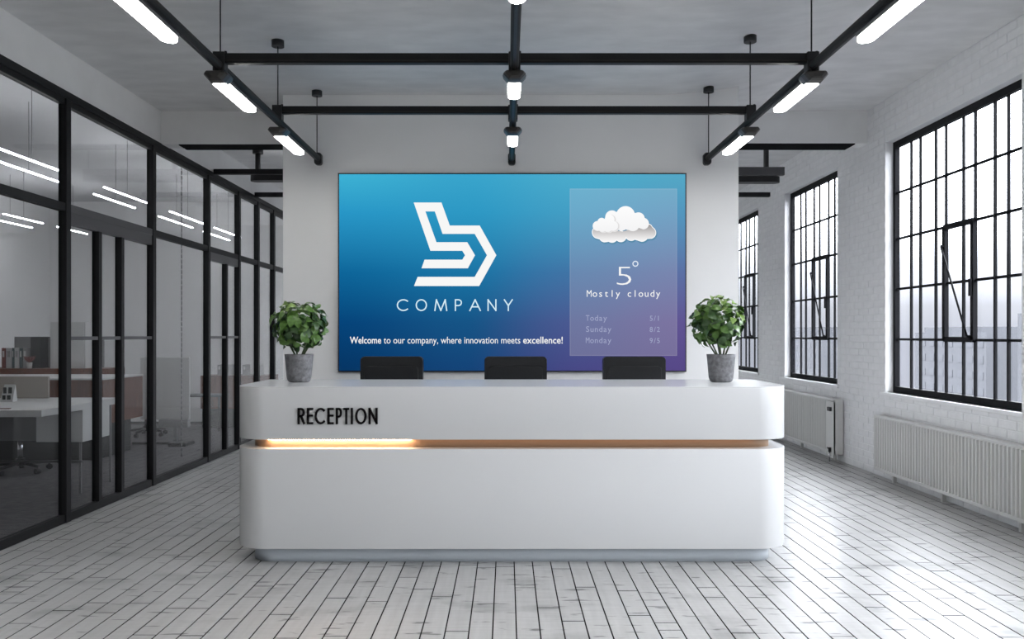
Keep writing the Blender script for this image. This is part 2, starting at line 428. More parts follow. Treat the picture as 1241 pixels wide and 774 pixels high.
for (ar, p, q, z0, z1) in bricks[:299]:
    mb = MB(); brick_box(mb, p, q, z0, z1, p, z0)
    link('brick', mb.mesh('brick', 'brick_paint', fix=False), wr, (0, p, z0))
mb = MB()
for (ar, p, q, z0, z1) in bricks[299:]: brick_box(mb, p, q, z0, z1)
link('far_bricks', mb.mesh('far_bricks', 'brick_paint', fix=False), wr)['kind'] = 'stuff'
# painted concrete band hiding nothing: sills are parts of each window below

# windows
wlabels = ['largest black steel window at the right edge of the view, above the ribbed radiator',
           'middle black steel window, second from the right edge, above the smaller radiator',
           'farthest black steel window, half hidden behind the screen wall',
           'black steel window beside the viewer, outside the view, added for daylight', 'black steel window behind the viewer, outside the view, added for daylight']
FX = 3.80
def make_window(i, a, b, ncol, sash):
    o = thing('window_%d' % (i + 1), wlabels[i], 'window', (FX, a, ZB), kind='structure')
    W_, H_ = b - a, ZT - ZB
    fr = 0.05
    # local y counts from near edge; column pattern starts with a wide pane at the far edge
    nw = (ncol + 1) // 2; nn = ncol - nw
    unit = (W_ - 2 * fr) / (nw * 1.58 + nn); wide = unit * 1.58
    xs_ = [W_ - fr]
    for k in range(ncol): xs_.append(xs_[-1] - (wide if k % 2 == 0 else unit))
    rows = [H_ - 0.065, 1.39 + 1.4 - ZB, 0.94 + 1.4 - ZB, 0.45 + 1.4 - ZB, -0.04 + 1.4 - ZB, 0.058]
    part('frame_head', MB().box(0, 0.045, 0, W_, H_ - 0.065, H_), 'window_steel', o)
    part('frame_foot', MB().box(0, 0.045, 0, W_, 0, 0.058), 'window_steel', o)
    part('frame_stile', MB().box(0, 0.045, 0, fr, 0.058, H_ - 0.065), 'window_steel', o)
    part('frame_stile', MB().box(0, 0.045, W_ - fr, W_, 0.058, H_ - 0.065), 'window_steel', o)
    sy0, sy1 = xs_[sash[1] + 1], xs_[sash[0] + 1]
    sz0, sz1 = rows[4], rows[2]
    for k, y in enumerate(xs_[1:-1]):
        part('glazing_bar', MB().box(0.014, 0.033, y - 0.011, y + 0.011, 0.058, H_ - 0.065), 'window_steel', o)
    for zz in rows[1:-1]:
        part('cross_bar', MB().box(0.016, 0.032, fr, W_ - fr, zz - 0.011, zz + 0.011), 'window_steel', o)
    for k in range(ncol):
        for j in range(5):
            part('pane', MB().box(0.024, 0.029, xs_[k + 1], xs_[k], rows[j + 1], rows[j]), 'window_glass', o)
    s = part('sash', MB().box(-0.006, 0.03, sy0 - 0.018, sy0 + 0.026, sz0, sz1).box(-0.006, 0.03, sy1 - 0.026, sy1 + 0.018, sz0, sz1)
             .box(-0.006, 0.03, sy0, sy1, sz1 - 0.026, sz1 + 0.018).box(-0.006, 0.03, sy0, sy1, sz0 - 0.018, sz0 + 0.026), 'window_steel', o)
    part('stay_arm', MB().tube((-0.03, sy1 - 0.01, sz1 - 0.17), (-0.03, sy0 + 0.03, sz0 + 0.03), 0.008, 8)
         .tube((-0.03, sy1 - 0.01, sz1 - 0.17), (0.0, sy1 - 0.01, sz1 - 0.17), 0.013, 8).tube((-0.03, sy0 + 0.03, sz0 + 0.03), (0.0, sy0 + 0.03, sz0 + 0.03), 0.012, 8), 'window_steel', s)
    part('catch', MB().box(-0.03, -0.012, sy0 - 0.012, sy0 + 0.012, sz0 + 0.36, sz0 + 0.5), 'window_steel', s)
    part('sill', MB().box(-0.105, 0.0, -0.05, W_ + 0.05, -0.035, 0.0), 'sill_paint', o, bevel=0.004)
    part('reveal', MB().box(XR + 0.004 - FX, 0.0, W_ - 0.004, W_, 0, H_).box(XR + 0.004 - FX, 0.0, 0, 0.004, 0, H_).box(XR + 0.004 - FX, 0.0, 0, W_, H_ - 0.004, H_), 'sill_paint', o)
for i, (a, b, n, s_) in enumerate(WINS): make_window(i, a, b, n, s_)

# feature wall carrying the screen
FW = 7.32
o = part('wall_feature', MB().box(-1.984, 2.057, FW, FW + 0.45, 0, 3.53), 'feature_plaster')
mb = MB(); poly = [(-1.984, 0), (2.057, 0)] + [(x, ceil_z(x) + 0.02) for x in (2.057, 1.9, 1.75, 1.6, 1.45, 1.3)] + [(-1.984, 3.55)]
mb.prism(poly, 'y', FW, FW + 0.45); o.data = mb.mesh('wall_feature', 'feature_plaster')
tag(o, 'free-standing pale plaster wall that carries the big blue screen', 'wall', kind='structure')
o = part('wall_back', MB().box(XL - 4, XR + 0.4, Y1, Y1 + 0.2, 0, 3.9), 'plaster'); tag(o, 'plain far end wall of the hall', 'wall', kind='structure')
o = part('wall_front', MB().box(XL - 4, XR + 0.4, Y0 - 0.2, Y0, 0, 3.9), 'side_plaster'); tag(o, 'plain wall behind the viewer', 'wall', kind='structure')

# downstand beams
mb = MB().box(XL, -1.9, 7.85, 8.02, 3.215, 3.55)
o = part('ceiling_beam', mb, 'side_plaster'); tag(o, 'white downstand beam left of the screen wall, above the glass partition', 'beam', kind='structure')
part('steel_flange', MB().box(XL + 0.17, -1.9, 7.85, 8.05, 3.205, 3.215), 'matte_black', o)
mb = MB().prism([(2.0, 3.375), (XR, 3.375)] + [(x, ceil_z(x) + 0.02) for x in (XR, 3.0, 2.6, 2.2, 2.0)], 'y', 8.5, 8.70)
o = part('ceiling_beam', mb, 'side_plaster'); tag(o, 'white downstand beam right of the screen wall, reaching the brick wall', 'beam', kind='structure')
part('steel_flange', MB().box(2.0, XR - 0.13, 8.5, 8.76, 3.364, 3.375), 'matte_black', o)

# ------------------------------------------------------------------ LEFT: glass partition
wl = part('wall_left', MB().box(XL - 0.14, XL, Y0, Y1, 3.22, 3.56), 'side_plaster')
tag(wl, 'black steel and glass partition under a pale bulkhead on the left', 'partition', kind='structure')
posts = [-2.6, -1.1, 0.4, 1.9, 3.3, 4.72, 6.18, 7.69, 9.11, 10.15, 10.93, 11.67, 12.5, 13.4, 14.4, 15.9]
doors = {6.18: [6.67, 7.06], 9.11: [9.70]}
ZTR, ZMID0, ZMID1 = 3.12, 2.325, 2.385
X_in, X_out = XL - 0.05, XL
part('sole_rail', MB().box(X_in, X_out, Y0, Y1, 0, 0.062), 'black_steel', wl, bevel=0.003)
part('head_rail', MB().box(X_in, X_out, Y0, Y1, 3.12, 3.22), 'black_steel', wl, bevel=0.003)
part('head_trim', MB().box(X_out, X_out + 0.012, Y0, Y1, 3.165, 3.22), 'black_steel', wl)
for p in posts:
    part('post', MB().box(X_in, X_out + 0.012, p - 0.034, p + 0.034, 0.0, 3.165), 'black_steel', wl, bevel=0.003)
dn = 0
for p, q in zip(posts, posts[1:]):
    a, b = p + 0.034, q - 0.034
    part('transom_rail', MB().box(X_in, X_out + 0.004, a, b, ZMID0, ZMID1), 'grey_metal' if p == 6.18 else 'black_steel', wl)
    part('pane', MB().box(XL - 0.03, XL - 0.022, a, b, ZMID1, 3.12), 'partition_glass', wl)
    if p in doors:
        dn += 1
        d = thing('door_%d' % dn, ['nearer framed glass door bay in the left partition', 'farther framed glass door bay in the left partition'][dn - 1], 'door', (XL, a, 0.062), kind='structure')
        W_ = b - a; zt = 2.235 - 0.062
        part('header', MB().box(-0.05, 0.0, 0, W_, zt, ZMID0 - 0.062), 'grey_metal', d)
        ys = [0.0] + [s - a for s in doors[p]] + [W_]
        for s in ys[1:-1]:
            part('stile', MB().box(-0.05, 0.008, s - 0.026, s + 0.026, 0, zt), 'black_steel', d, bevel=0.002)
        for (u, v) in zip(ys, ys[1:]):
            u2 = u + (0.026 if u > 0 else 0); v2 = v - (0.026 if v < W_ else 0)
            part('lock_rail', MB().box(-0.045, 0.0, u2, v2, 1.30, 1.328), 'grey_metal', d)
            part('pane', MB().box(-0.03, -0.022, u2, v2, 0, 1.30), 'partition_glass', d)
            part('pane', MB().box(-0.03, -0.022, u2, v2, 1.328, zt), 'partition_glass', d)
    else:
        part('pane', MB().box(XL - 0.03, XL - 0.022, a, b, 0.062, ZMID0), 'partition_glass', wl)

# office shell behind the glass
OX = -7.2
o = part('floor_office', MB().box(OX, XL - 0.02, Y0, 13.0, -0.12, 0.0), 'carpet'); tag(o, 'dark grey carpet floor of the glazed office', 'floor', kind='structure')
o = part('ceiling_office', MB().box(OX, XL - 0.14, Y0, 13.0, 3.5, 3.6), 'office_ceiling'); tag(o, 'grey ceiling of the glazed office', 'ceiling', kind='structure')
o = part('wall_office_left', MB().box(OX - 0.1, OX, Y0, 13.1, 0, 3.6), 'office_wall'); tag(o, 'pale side wall of the office behind the glass', 'wall', kind='structure')
o = part('wall_office_back', MB().box(OX, XL - 0.14, 13.0, 13.1, 0, 3.5), 'office_wall'); tag(o, 'pale end wall of the office behind the glass', 'wall', kind='structure')
part('baseboard', MB().box(OX, XL - 0.14, 12.985, 13.0, 0, 0.04), 'office_dark', o)

# ------------------------------------------------------------------ RECEPTION DESK
DX, DY, DH = 0.033, 5.02, 1.086
dk = thing('reception_desk', 'long white rounded reception desk with glowing slot, marked RECEPTION', 'desk', (DX, DY, 0))
hw, r0, dep = 1.715, 0.21, 0.84
def dpoly(ins, hwf=hw, dd=dep): return rrect(-hwf + ins, hwf - ins, ins, dd - ins * 0.3, r0 - ins * 0.6, 12, (1, 1, 0.15, 0.15))
part('upper_body', MB().prism(dpoly(0), 'z', 0.765, DH, True), 'desk_white', dk, bevel=0.006)
part('slot_band', MB().prism(dpoly(0.085), 'z', 0.707, 0.765, True), 'recess_wood', dk)
part('lower_body', MB().prism(dpoly(0), 'z', 0.10, 0.707, True), 'desk_white', dk, bevel=0.006)
part('plinth', MB().prism(dpoly(0.085), 'z', 0.0, 0.10, True), 'desk_plinth', dk)
part('light_strip', MB().box(-1.50, -0.62, 0.055, 0.070, 0.757, 0.7645), 'led_warm', dk, label='bright warm light strip in the slot')
part('light_strip', MB().box(-0.60, 1.50, 0.055, 0.070, 0.759, 0.7645), 'led_dim', dk, label='dim warm light strip in the slot')

# stroke lettering ---------------------------------------------------
def arc(cx, cy, rx, ry, a0, a1, n=18): return [(cx + rx * math.cos(math.radians(a0 + (a1 - a0) * k / n)), cy + ry * math.sin(math.radians(a0 + (a1 - a0) * k / n))) for k in range(n + 1)]
GL = {  # letters in a unit box, list of (closed, polyline)
 'R': [(0, [(0, 0), (0, 1)]), (0, [(0, 1), (0.45, 1)] + arc(0.45, 0.75, 0.5, 0.25, 90, -90, 10) + [(0, 0.5)]), (0, [(0.45, 0.5), (1, 0)])],
 'E': [(0, [(0, 0), (0, 1)]), (0, [(0, 1), (1, 1)]), (0, [(0, 0.53), (0.95, 0.53)]), (0, [(0, 0), (1, 0)])],
 'C': [(0, [(x / 0.87, y) for x, y in arc(0.5, 0.5, 0.5, 0.5, 42, 318, 26)])],
 'P': [(0, [(0, 0), (0, 1)]), (0, [(0, 1), (0.5, 1)] + arc(0.5, 0.73, 0.5, 0.27, 90, -90, 10) + [(0, 0.46)])],
 'T': [(0, [(0, 1), (1, 1)]), (0, [(0.5, 0), (0.5, 1)])],
 'I': [(0, [(0.5, 0), (0.5, 1)])],
 'O': [(1, arc(0.5, 0.5, 0.5, 0.5, 0, 360 - 360 / 32, 31))],
 'N': [(0, [(0, 0), (0, 1)]), (0, [(0, 1), (1, 0)]), (0, [(1, 0), (1, 1)])],
 'M': [(0, [(0, 0), (0.13, 1)]), (0, [(0.13, 1), (0.5, 0)]), (0, [(0.5, 0), (0.87, 1)]), (0, [(0.87, 1), (1, 0)])],
 'A': [(0, [(0, 0), (0.5, 1)]), (0, [(0.5, 1), (1, 0)]), (0, [(0.2, 0.34), (0.8, 0.34)])],
 'Y': [(0, [(0, 1), (0.5, 0.45)]), (0, [(1, 1), (0.5, 0.45)]), (0, [(0.5, 0.45), (0.5, 0)])],
}
def ribbon(mb, pts, closed, hwid, y0, y1):
    n = len(pts); L_, Rr = [], []
    for i in range(n):
        p = Vector(pts[i])
        a = Vector(pts[i - 1]) if (i > 0 or closed) else None; b = Vector(pts[(i + 1) % n]) if (i < n - 1 or closed) else None
        if a is not None and (p - a).length < 1e-7: a = None
        if b is not None and (b - p).length < 1e-7: b = None
        d1 = (p - a).normalized() if a is not None else None; d2 = (b - p).normalized() if b is not None else None
        if d1 is None and d2 is None: continue
        if d1 is None: d1 = d2
        if d2 is None: d2 = d1
        n1 = Vector((-d1.y, d1.x)); n2 = Vector((-d2.y, d2.x)); m = (n1 + n2)
        m = m.normalized() if m.length > 1e-4 else n1
        k = hwid / max(0.4, m.dot(n1)); L_.append(p + m * k); Rr.append(p - m * k)
    q = len(L_)
    vs = [(v.x, y0, v.y) for v in L_] + [(v.x, y0, v.y) for v in Rr] + [(v.x, y1, v.y) for v in L_] + [(v.x, y1, v.y) for v in Rr]
    fs = []
    for i in range(q if closed else q - 1):
        j = (i + 1) % q
        fs += [(i, q + i, q + j, j), (2 * q + i, 2 * q + j, 3 * q + j, 3 * q + i), (i, j, 2 * q + j, 2 * q + i), (q + i, 3 * q + i, 3 * q + j, q + j)]
    if not closed: fs += [(0, 2 * q, 3 * q, q), (q - 1, 2 * q - 1, 4 * q - 1, 3 * q - 1)]
    mb.add(vs, fs)
def letter(ch, x0, x1, z0, z1, sw, ya, yb):
    """letter filling the outer box x0..x1, z0..z1 with stroke width sw"""
    mb = MB(); h = sw / 2
    bx0, bx1 = (x0 + h, x1 - h) if ch not in 'AYM' else (x0 + h * 0.6, x1 - h * 0.6)
    for closed, pts in GL[ch]:
        q = []
        for i, (u, v) in enumerate(pts): q.append((bx0 + u * (bx1 - bx0), z0 + h + v * (z1 - z0 - 2 * h)))
        # butt ends reach the outer box
        if not closed and len(q) == 2:
            (ax, az), (bx, bz) = q
            def ext(p, o):
                d = Vector((p[0] - o[0], p[1] - o[1])).normalized() * h; return (p[0] + d.x, p[1] + d.y)
            q = [ext(q[0], q[1]), ext(q[1], q[0])]
        ribbon(mb, q, closed, h, ya, yb)
    return mb
sgn = 5.015
pxs = [('R', 112, 203), ('E', 228, 305), ('C', 325, 460), ('E', 485, 563), ('P', 590, 668), ('T', 685, 757), ('I', 778, 803), ('O', 832, 975), ('N', 1000, 1113)]
for ch, u0, u1 in pxs:
    x0, zt = P(350 + u0 / 10.34, 480 + 145 / 10.34, sgn); x1, zb = P(350 + u1 / 10.34, 480 + 350 / 10.34, sgn)
    part('sign_letter', letter(ch, x0 - DX, x1 - DX, zb, zt, 0.0125 if ch in 'COR' else 0.0125, -0.012, -0.0005), 'letter_black', dk)

# ------------------------------------------------------------------ SCREEN
SY = FW - 0.035
sx0, sz1 = P(409.5, 209.5, SY); sx1, sz0 = P(832, 450.5, SY)
vw = thing('video_wall', 'big blue and violet screen showing company logo and weather', 'screen', ((sx0 + sx1) / 2, FW, sz0))
ox, oz = (sx0 + sx1) / 2, sz0
part('housing', MB().box(sx0 - ox, sx1 - ox, SY - FW + 0.002, 0, 0, sz1 - sz0), 'black_plastic', vw)
def flat(name, quad, mat, parent, y):
    """quad = photo px x0,y0,x1,y1, lying on the screen; uv = screen fraction"""
    x0, zt = P(quad[0], quad[1], SY); x1, zb = P(quad[2], quad[3], SY)
    me = bpy.data.meshes.new(name); me.from_pydata([(x0 - ox, y, zb - oz), (x1 - ox, y, zb - oz), (x1 - ox, y, zt - oz), (x0 - ox, y, zt - oz)], [], [(0, 1, 2, 3)])
    uv = me.uv_layers.new(); 
    for k, (X, Z) in enumerate(((x0, zb), (x1, zb), (x1, zt), (x0, zt))): uv.data[k].uv = ((X - sx0) / (sx1 - sx0), (Z - sz0) / (sz1 - sz0))
    me.materials.append(MATS[mat]); return link(name, me, parent)
yb_ = SY - FW
flat('display', (411.0, 211, 830.5, 449), 'screen_picture', vw, yb_)
cd = flat('weather_card', (690.5, 228.5, 820.5, 431), 'screen_card_edge', vw, yb_ - 0.001)
flat('card_face', (691.5, 229.5, 819.5, 430), 'screen_card', cd, yb_ - 0.0015)
# logo
lg = [(303, 436), (538, 436), (600, 325), (540, 218), (432, 218), (402, 135), (302, 135), (362, 309), (477, 309), (487, 325), (477, 341), (341, 341), (330, 372),
      (497, 372), (523, 325), (495, 278), (384, 278), (344, 167), (378, 167), (406, 248), (522, 248), (566, 325), (522, 403), (316, 403)]
pl = []
for (u, v) in lg:
    x, z = P(400 + u / 2.977, 200 + v / 2.977, SY); pl.append((x - ox, z - oz))
part('logo', MB().prism(pl, 'y', yb_ - 0.002, yb_ - 0.001), 'screen_white', vw)
for ch, u0, u1 in [('C', 280, 345), ('O', 385, 448), ('M', 490, 560), ('P', 603, 643), ('A', 685, 747), ('N', 785, 835), ('Y', 877, 925)]:
    x0, zt = P(420 + u0 / 4.596, 350 + 57 / 4.596, SY); x1, zb = P(420 + u1 / 4.596, 350 + 123 / 4.596, SY)
    part('company_letter', letter(ch, x0 - ox, x1 - ox, zb - oz, zt - oz, 0.0105, yb_ - 0.002, yb_ - 0.001), 'screen_cyan_text', vw)
dg = None
def text(name, s, px0, px1, base, cap, mat, parent, bold=0.0, centre=False):
    """set text so it spans px0..px1 with its baseline at `base` and cap height `cap` (photo px)"""
    cu = bpy.data.curves.new(name, 'FONT'); cu.body = s; cu.size = 1; cu.offset = bold; cu.resolution_u = 3
    t = bpy.data.objects.new(name, cu); C.objects.link(t)
    bpy.context.view_layer.update()
    me = bpy.data.meshes.new_from_object(t.evaluated_get(bpy.context.evaluated_depsgraph_get()))
    C.objects.unlink(t); bpy.data.objects.remove(t)
    xs_ = [v.co.x for v in me.vertices]; x_lo, x_hi = min(xs_), max(xs_)
    X0, Zb = P(px0, base, SY); X1, _ = P(px1, base, SY)
    sx = (X1 - X0) / (x_hi - x_lo); szc = cap * SY / 1000 / 0.73
    if centre: sx = min(sx, szc)
    off = (X0 + X1) / 2 - sx * (x_lo + x_hi) / 2
    for v in me.vertices: v.co = Vector((off + v.co.x * sx - ox, yb_ - 0.0025, Zb - oz + v.co.y * szc))
    me.materials.clear(); me.materials.append(MATS[mat]); me.name = name
    return me
def join_text(name, metas, mat, parent):
    mb = MB()
    for me in metas: mb.add([v.co for v in me.vertices], [tuple(p.vertices) for p in me.polygons])
    return link(name, mb.mesh(name, mat, fix=False), parent)
join_text('welcome_text', [text('t', 'Welcome', 424, 462, 416, 8.6, 'screen_white', vw, 0.010),
                           text('t', 'to our company, where innovation meets', 465, 630.5, 416, 8.6, 'screen_white', vw, 0.0),
                           text('t', 'excellence!', 634, 682, 416, 8.6, 'screen_white', vw, 0.010)], 'screen_white', vw)
def mono(s, px0, px1, base, cap, mat):
    n = len(s); w_ = (px1 - px0) / n; out = []
    for i, c in enumerate(s):
        if c == ' ': continue
        a, b = px0 + i * w_ + w_ * 0.08, px0 + (i + 1) * w_ - w_ * 0.08
        out.append(text('t', c, a, b, base, cap, mat, vw, 0.0, centre=True))
    return out
join_text('temperature_text', [text('t', '5', 747.5, 765, 345.5, 24.5, 'screen_white', vw, -0.02)], 'screen_white', cd)
mb = MB(); dcx, dcz = P(770, 319.5, SY); rr_ = 3 * SY / 1000
ribbon(mb, [(dcx - ox + rr_ * math.cos(2 * PI * k / 20), dcz - oz + rr_ * math.sin(2 * PI * k / 20)) for k in range(20)], 1, 0.0045, yb_ - 0.0025, yb_ - 0.002)
part('degree_mark', mb, 'screen_pale', cd)
join_text('forecast_text', mono('Mostly cloudy', 710.5, 801, 359.5, 8.6, 'screen_white'), 'screen_white', cd)
for s, v, yb2 in (('Today', '5/1', 388.5), ('Sunday', '8/2', 402), ('Monday', '9/5', 415.5)):
    join_text('day_text', mono(s, 709.5, 709.5 + 5.3 * len(s), yb2, 7.2, 'screen_faint') + mono(v, 787, 800, yb2, 6.4, 'screen_faint'), 'screen_faint', cd)
# cloud picture: scalloped paper layers
def lobes(circles, centre, n=160):
    cx, cy = centre; out = []
    for k in range(n):
        a = 2 * PI * k / n; d = (math.cos(a), math.sin(a)); best = 0
        for (x, y, r) in circles:
            px_, py_ = x - cx, y - cy; b = px_ * d[0] + py_ * d[1]; c = px_ * px_ + py_ * py_ - r * r; D = b * b - c
            if D > 0: best = max(best, b + math.sqrt(D))
        out.append((cx + best * d[0], cy + best * d[1]))
    return out
def cloud_layer(name, circles, centre, mat, parent, dy, k=10.32, grow=0.0, sh=(0, 0)):
    pts = lobes([(x, y, r + grow) for x, y, r in circles], centre)
    P3 = []
    for (u, v) in pts:
        x, z = P(700 + (u + sh[0]) / k, 235 + (v + sh[1]) / k, SY); P3.append((x - ox, z - oz))
    x, z = P(700 + (centre[0] + sh[0]) / k, 235 + (centre[1] + sh[1]) / k, SY)
    vs = [(x - ox, dy, z - oz)] + [(p[0], dy, p[1]) for p in P3]; n = len(P3)
    me = bpy.data.meshes.new(name); me.from_pydata(vs, [], [(0, 1 + (i + 1) % n, 1 + i) for i in range(n)])
    zs = [v[2] for v in vs]; lo, hi = min(zs), max(zs); uv = me.uv_layers.new()
    for lp in me.loops: uv.data[lp.index].uv = (0.5, (vs[lp.vertex_index][2] - lo) / (hi - lo))
    me.materials.append(MATS[mat]); return link(name, me, parent)
back = [(260, 480, 82), (340, 530, 75), (430, 535, 75), (540, 530, 72), (670, 515, 72), (800, 510, 88), (905, 485, 78), (880, 430, 60)]
mid = [(430, 290, 85), (600, 270, 118), (760, 310, 80), (820, 370, 72), (690, 380, 85), (550, 380, 80), (640, 330, 120)]
frn = [(250, 400, 62), (300, 350, 52), (400, 320, 62), (445, 400, 62), (380, 420, 55), (310, 420, 55), (350, 380, 70)]
emission('cloud_shadow_a', (0.10, 0.26, 0.40), 1.0)
cl = cloud_layer('cloud_shadow', back + mid, (560, 430), 'cloud_shadow_a', cd, yb_ - 0.0017, grow=5, sh=(8, 14))
cl2 = cloud_layer('cloud_layer', back, (560, 500), 'cloud_rim', cd, yb_ - 0.0018)
cloud_layer('cloud_layer', back, (560, 470), 'cloud_back', cd, yb_ - 0.0020, grow=-9)
cloud_layer('cloud_layer', mid, (620, 350), 'cloud_front', cd, yb_ - 0.0024)
emission('cloud_shade', (0.70, 0.69, 0.69), 1.0); emission('cloud_shade_soft', (0.82, 0.81, 0.81), 1.0)
cloud_layer('cloud_layer', frn[2:], (380, 380), 'cloud_shade_soft', cd, yb_ - 0.0026, grow=6, sh=(14, 6))
cloud_layer('cloud_layer', frn[2:], (380, 380), 'cloud_shade', cd, yb_ - 0.0027, grow=1, sh=(8, 4))
cloud_layer('cloud_layer', frn, (350, 380), 'cloud_front', cd, yb_ - 0.0028)

# ------------------------------------------------------------------ OFFICE CHAIRS behind the desk
def make_chair(name, label, group, leather='black_leather', backz=(0.62, 1.234), width=0.485, seat=0.56):
    t = thing(name, label, 'chair', (0, 0, 0), 0, group)     # sitter faces -y (towards the desk)
    b = MB(); poly = rrect(-width / 2, width / 2, backz[0], backz[1], 0.032, 6)
    o = part('backrest', MB().prism(poly, 'y', 0.16, 0.235), leather, t, bevel=0.026, seg=4)
    part('back_padding', MB().prism(rrect(-width / 2 + 0.035, width / 2 - 0.035, backz[0] + 0.04, backz[1] - 0.075, 0.03, 4), 'y', 0.145, 0.17), leather, t, bevel=0.01)
    part('seat', MB().prism(rrect(-0.25, 0.25, -0.26, 0.2, 0.07, 6), 'z', seat - 0.08, seat), leather, t, bevel=0.02, seg=3)
    part('back_bracket', MB().box(-0.05, 0.05, 0.19, 0.235, seat - 0.12, backz[0] + 0.15).box(-0.05, 0.05, 0, 0.235, seat - 0.12, seat - 0.085), 'black_plastic', t)
    for s in (-1, 1):
        part('armrest', MB().box(s * 0.29 - 0.03, s * 0.29 + 0.03, -0.16, 0.12, seat + 0.17, seat + 0.2)
             .box(s * 0.29 - 0.02, s * 0.29 + 0.02, -0.03, 0.03, seat - 0.1, seat + 0.17).box(min(0, s * 0.29), max(0, s * 0.29), -0.03, 0.03, seat - 0.11, seat - 0.085), 'black_plastic', t, bevel=0.006)
    part('gas_column', MB().tube((0, 0, 0.09), (0, 0, seat - 0.09), 0.026, 12), 'chrome', t)
    part('hub', MB().tube((0, 0, 0.07), (0, 0, 0.14), 0.045, 12), 'black_plastic', t)
    for k in range(5):
        a = 2 * PI * k / 5 + 0.3; c, s = math.cos(a), math.sin(a)
        l = part('leg', MB().tube((0, 0, 0.10), (0.27 * c, 0.27 * s, 0.075), 0.022, 8, 0.014), 'black_plastic', t)
        part('caster', MB().tube((0.27 * c - 0.022 * s, 0.27 * s + 0.022 * c, 0.028), (0.27 * c + 0.022 * s, 0.27 * s - 0.022 * c, 0.028), 0.028, 12)
             .tube((0.27 * c, 0.27 * s, 0.03), (0.27 * c, 0.27 * s, 0.08), 0.008, 6), 'black_plastic', l)
    return t
ch = make_chair('office_chair', 'black leather office chair behind the desk under the logo text, leftmost of the three', 'black office chairs behind the reception desk')
ch.location = (-0.893, 6.24, 0)
dup(ch, (0.07, 6.24, 0), 'black leather office chair behind the middle of the desk')
dup(ch, (0.992, 6.24, 0), 'black leather office chair behind the desk below the weather card')

# ------------------------------------------------------------------ POTTED PLANTS
def leaf_mesh(mat):
    L_, W_ = 1.0, 0.62; vs, fs = [], []
    prof = [(0, 0.03), (0.18, 0.26), (0.42, 0.36), (0.68, 0.30), (0.88, 0.14), (1.0, 0.0)]
    for (t, wd) in prof:
        z = 0.16 * math.sin(t * PI) - 0.16 * t * t
        vs += [(-wd, t, z + wd * 0.28), (0, t, z), (wd, t, z + wd * 0.28)]
    for j in range(len(prof) - 1):
        for k in (0, 1):
            fs.append((3 * j + k, 3 * j + k + 1, 3 * j + 4 + k, 3 * j + 3 + k))
    me = bpy.data.meshes.new('leaf'); me.from_pydata(vs, [], fs)
    for p in me.polygons: p.use_smooth = True
    me.materials.append(MATS[mat]); return me
leaves = [leaf_mesh('leaf_dark'), leaf_mesh('leaf_mid'), leaf_mesh('leaf_light')]
def make_plant(px, crown, label, seed, lit):
    r = random.Random(seed)
    d = 5.56; x, z = P(px, 462.6, d)
    t = thing('potted_plant', label, 'plant', (x, d, DH), 0, 'potted plants on the reception desk')
    prof = [(0.0, 0.0), (0.062, 0.0), (0.074, 0.008), (0.081, 0.03), (0.093, 0.165), (0.096, 0.186), (0.086, 0.186), (0.082, 0.16), (0, 0.16)]
    part('pot', MB().lathe(prof, 28), 'pot_concrete', t)
    part('soil', MB().tube((0, 0, 0.158), (0, 0, 0.168), 0.083, 20), 'soil', t)
    cx, cz, rx, rz = crown       # centre offset (m), radii
    c0 = Vector((cx, 0, cz))
    for k in range(6):
        a = 2 * PI * k / 6 + r.uniform(-.3, .3); q = Vector((0.1 * math.cos(a) + cx, 0.1 * math.sin(a), cz + r.uniform(-0.04, 0.05)))
        m_ = Vector((0.02 * math.cos(a), 0.02 * math.sin(a), 0.16)); mid_ = (m_ + q) / 2 + Vector((0.02 * math.cos(a), 0.02 * math.sin(a), -0.01))
        part('stem', MB().tube(m_, mid_, 0.006, 6, 0.005).tube(mid_, q, 0.005, 6, 0.003), 'stem_green', t)
    n = 215; ga = PI * (3 - math.sqrt(5))
    for i in range(n):
        zz = 1 - 2 * (i + 0.5) / n
        if zz < -0.93: continue
        rad = math.sqrt(1 - zz * zz); a = i * ga + r.uniform(-.25, .25)
        nrm = Vector((rad * math.cos(a), rad * math.sin(a), zz))
        depth = r.choice((1.0, 0.95, 0.85, 0.68)) * r.uniform(0.86, 1.05)
        s = r.uniform(0.056, 0.086)
        pos = c0 + Vector((nrm.x * rx, nrm.y * rx, nrm.z * rz)) * depth
        up = (nrm + Vector((r.uniform(-.5, .5), r.uniform(-.5, .5), 0.45 + r.uniform(-.4, .4)))).normalized()
        dirn = (nrm * 0.6 + Vector((r.uniform(-1, 1), r.uniform(-1, 1), r.uniform(-0.9, 0.35)))); dirn = dirn - up * dirn.dot(up)
        if dirn.length < 0.1: continue
        dirn.normalize(); side = dirn.cross(up).normalized()
        mat = Matrix((side, dirn, up)).transposed().to_4x4()
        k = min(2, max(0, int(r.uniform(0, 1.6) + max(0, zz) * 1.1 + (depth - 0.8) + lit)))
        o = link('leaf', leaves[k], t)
        pos = pos - dirn * s * 0.45
        o.matrix_local = Matrix.Translation(pos) @ mat @ Matrix.Diagonal((s, s, s, 1))
    return t
make_plant(362.5, (0.004, 0.375, 0.182, 0.160), 'bushy green plant in a grey concrete pot on the left end of the desk', 3, -0.15)
make_plant(873.8, (-0.022, 0.400, 0.178, 0.168), 'bushy green plant in a grey concrete pot on the right end of the desk', 11, 0.25)

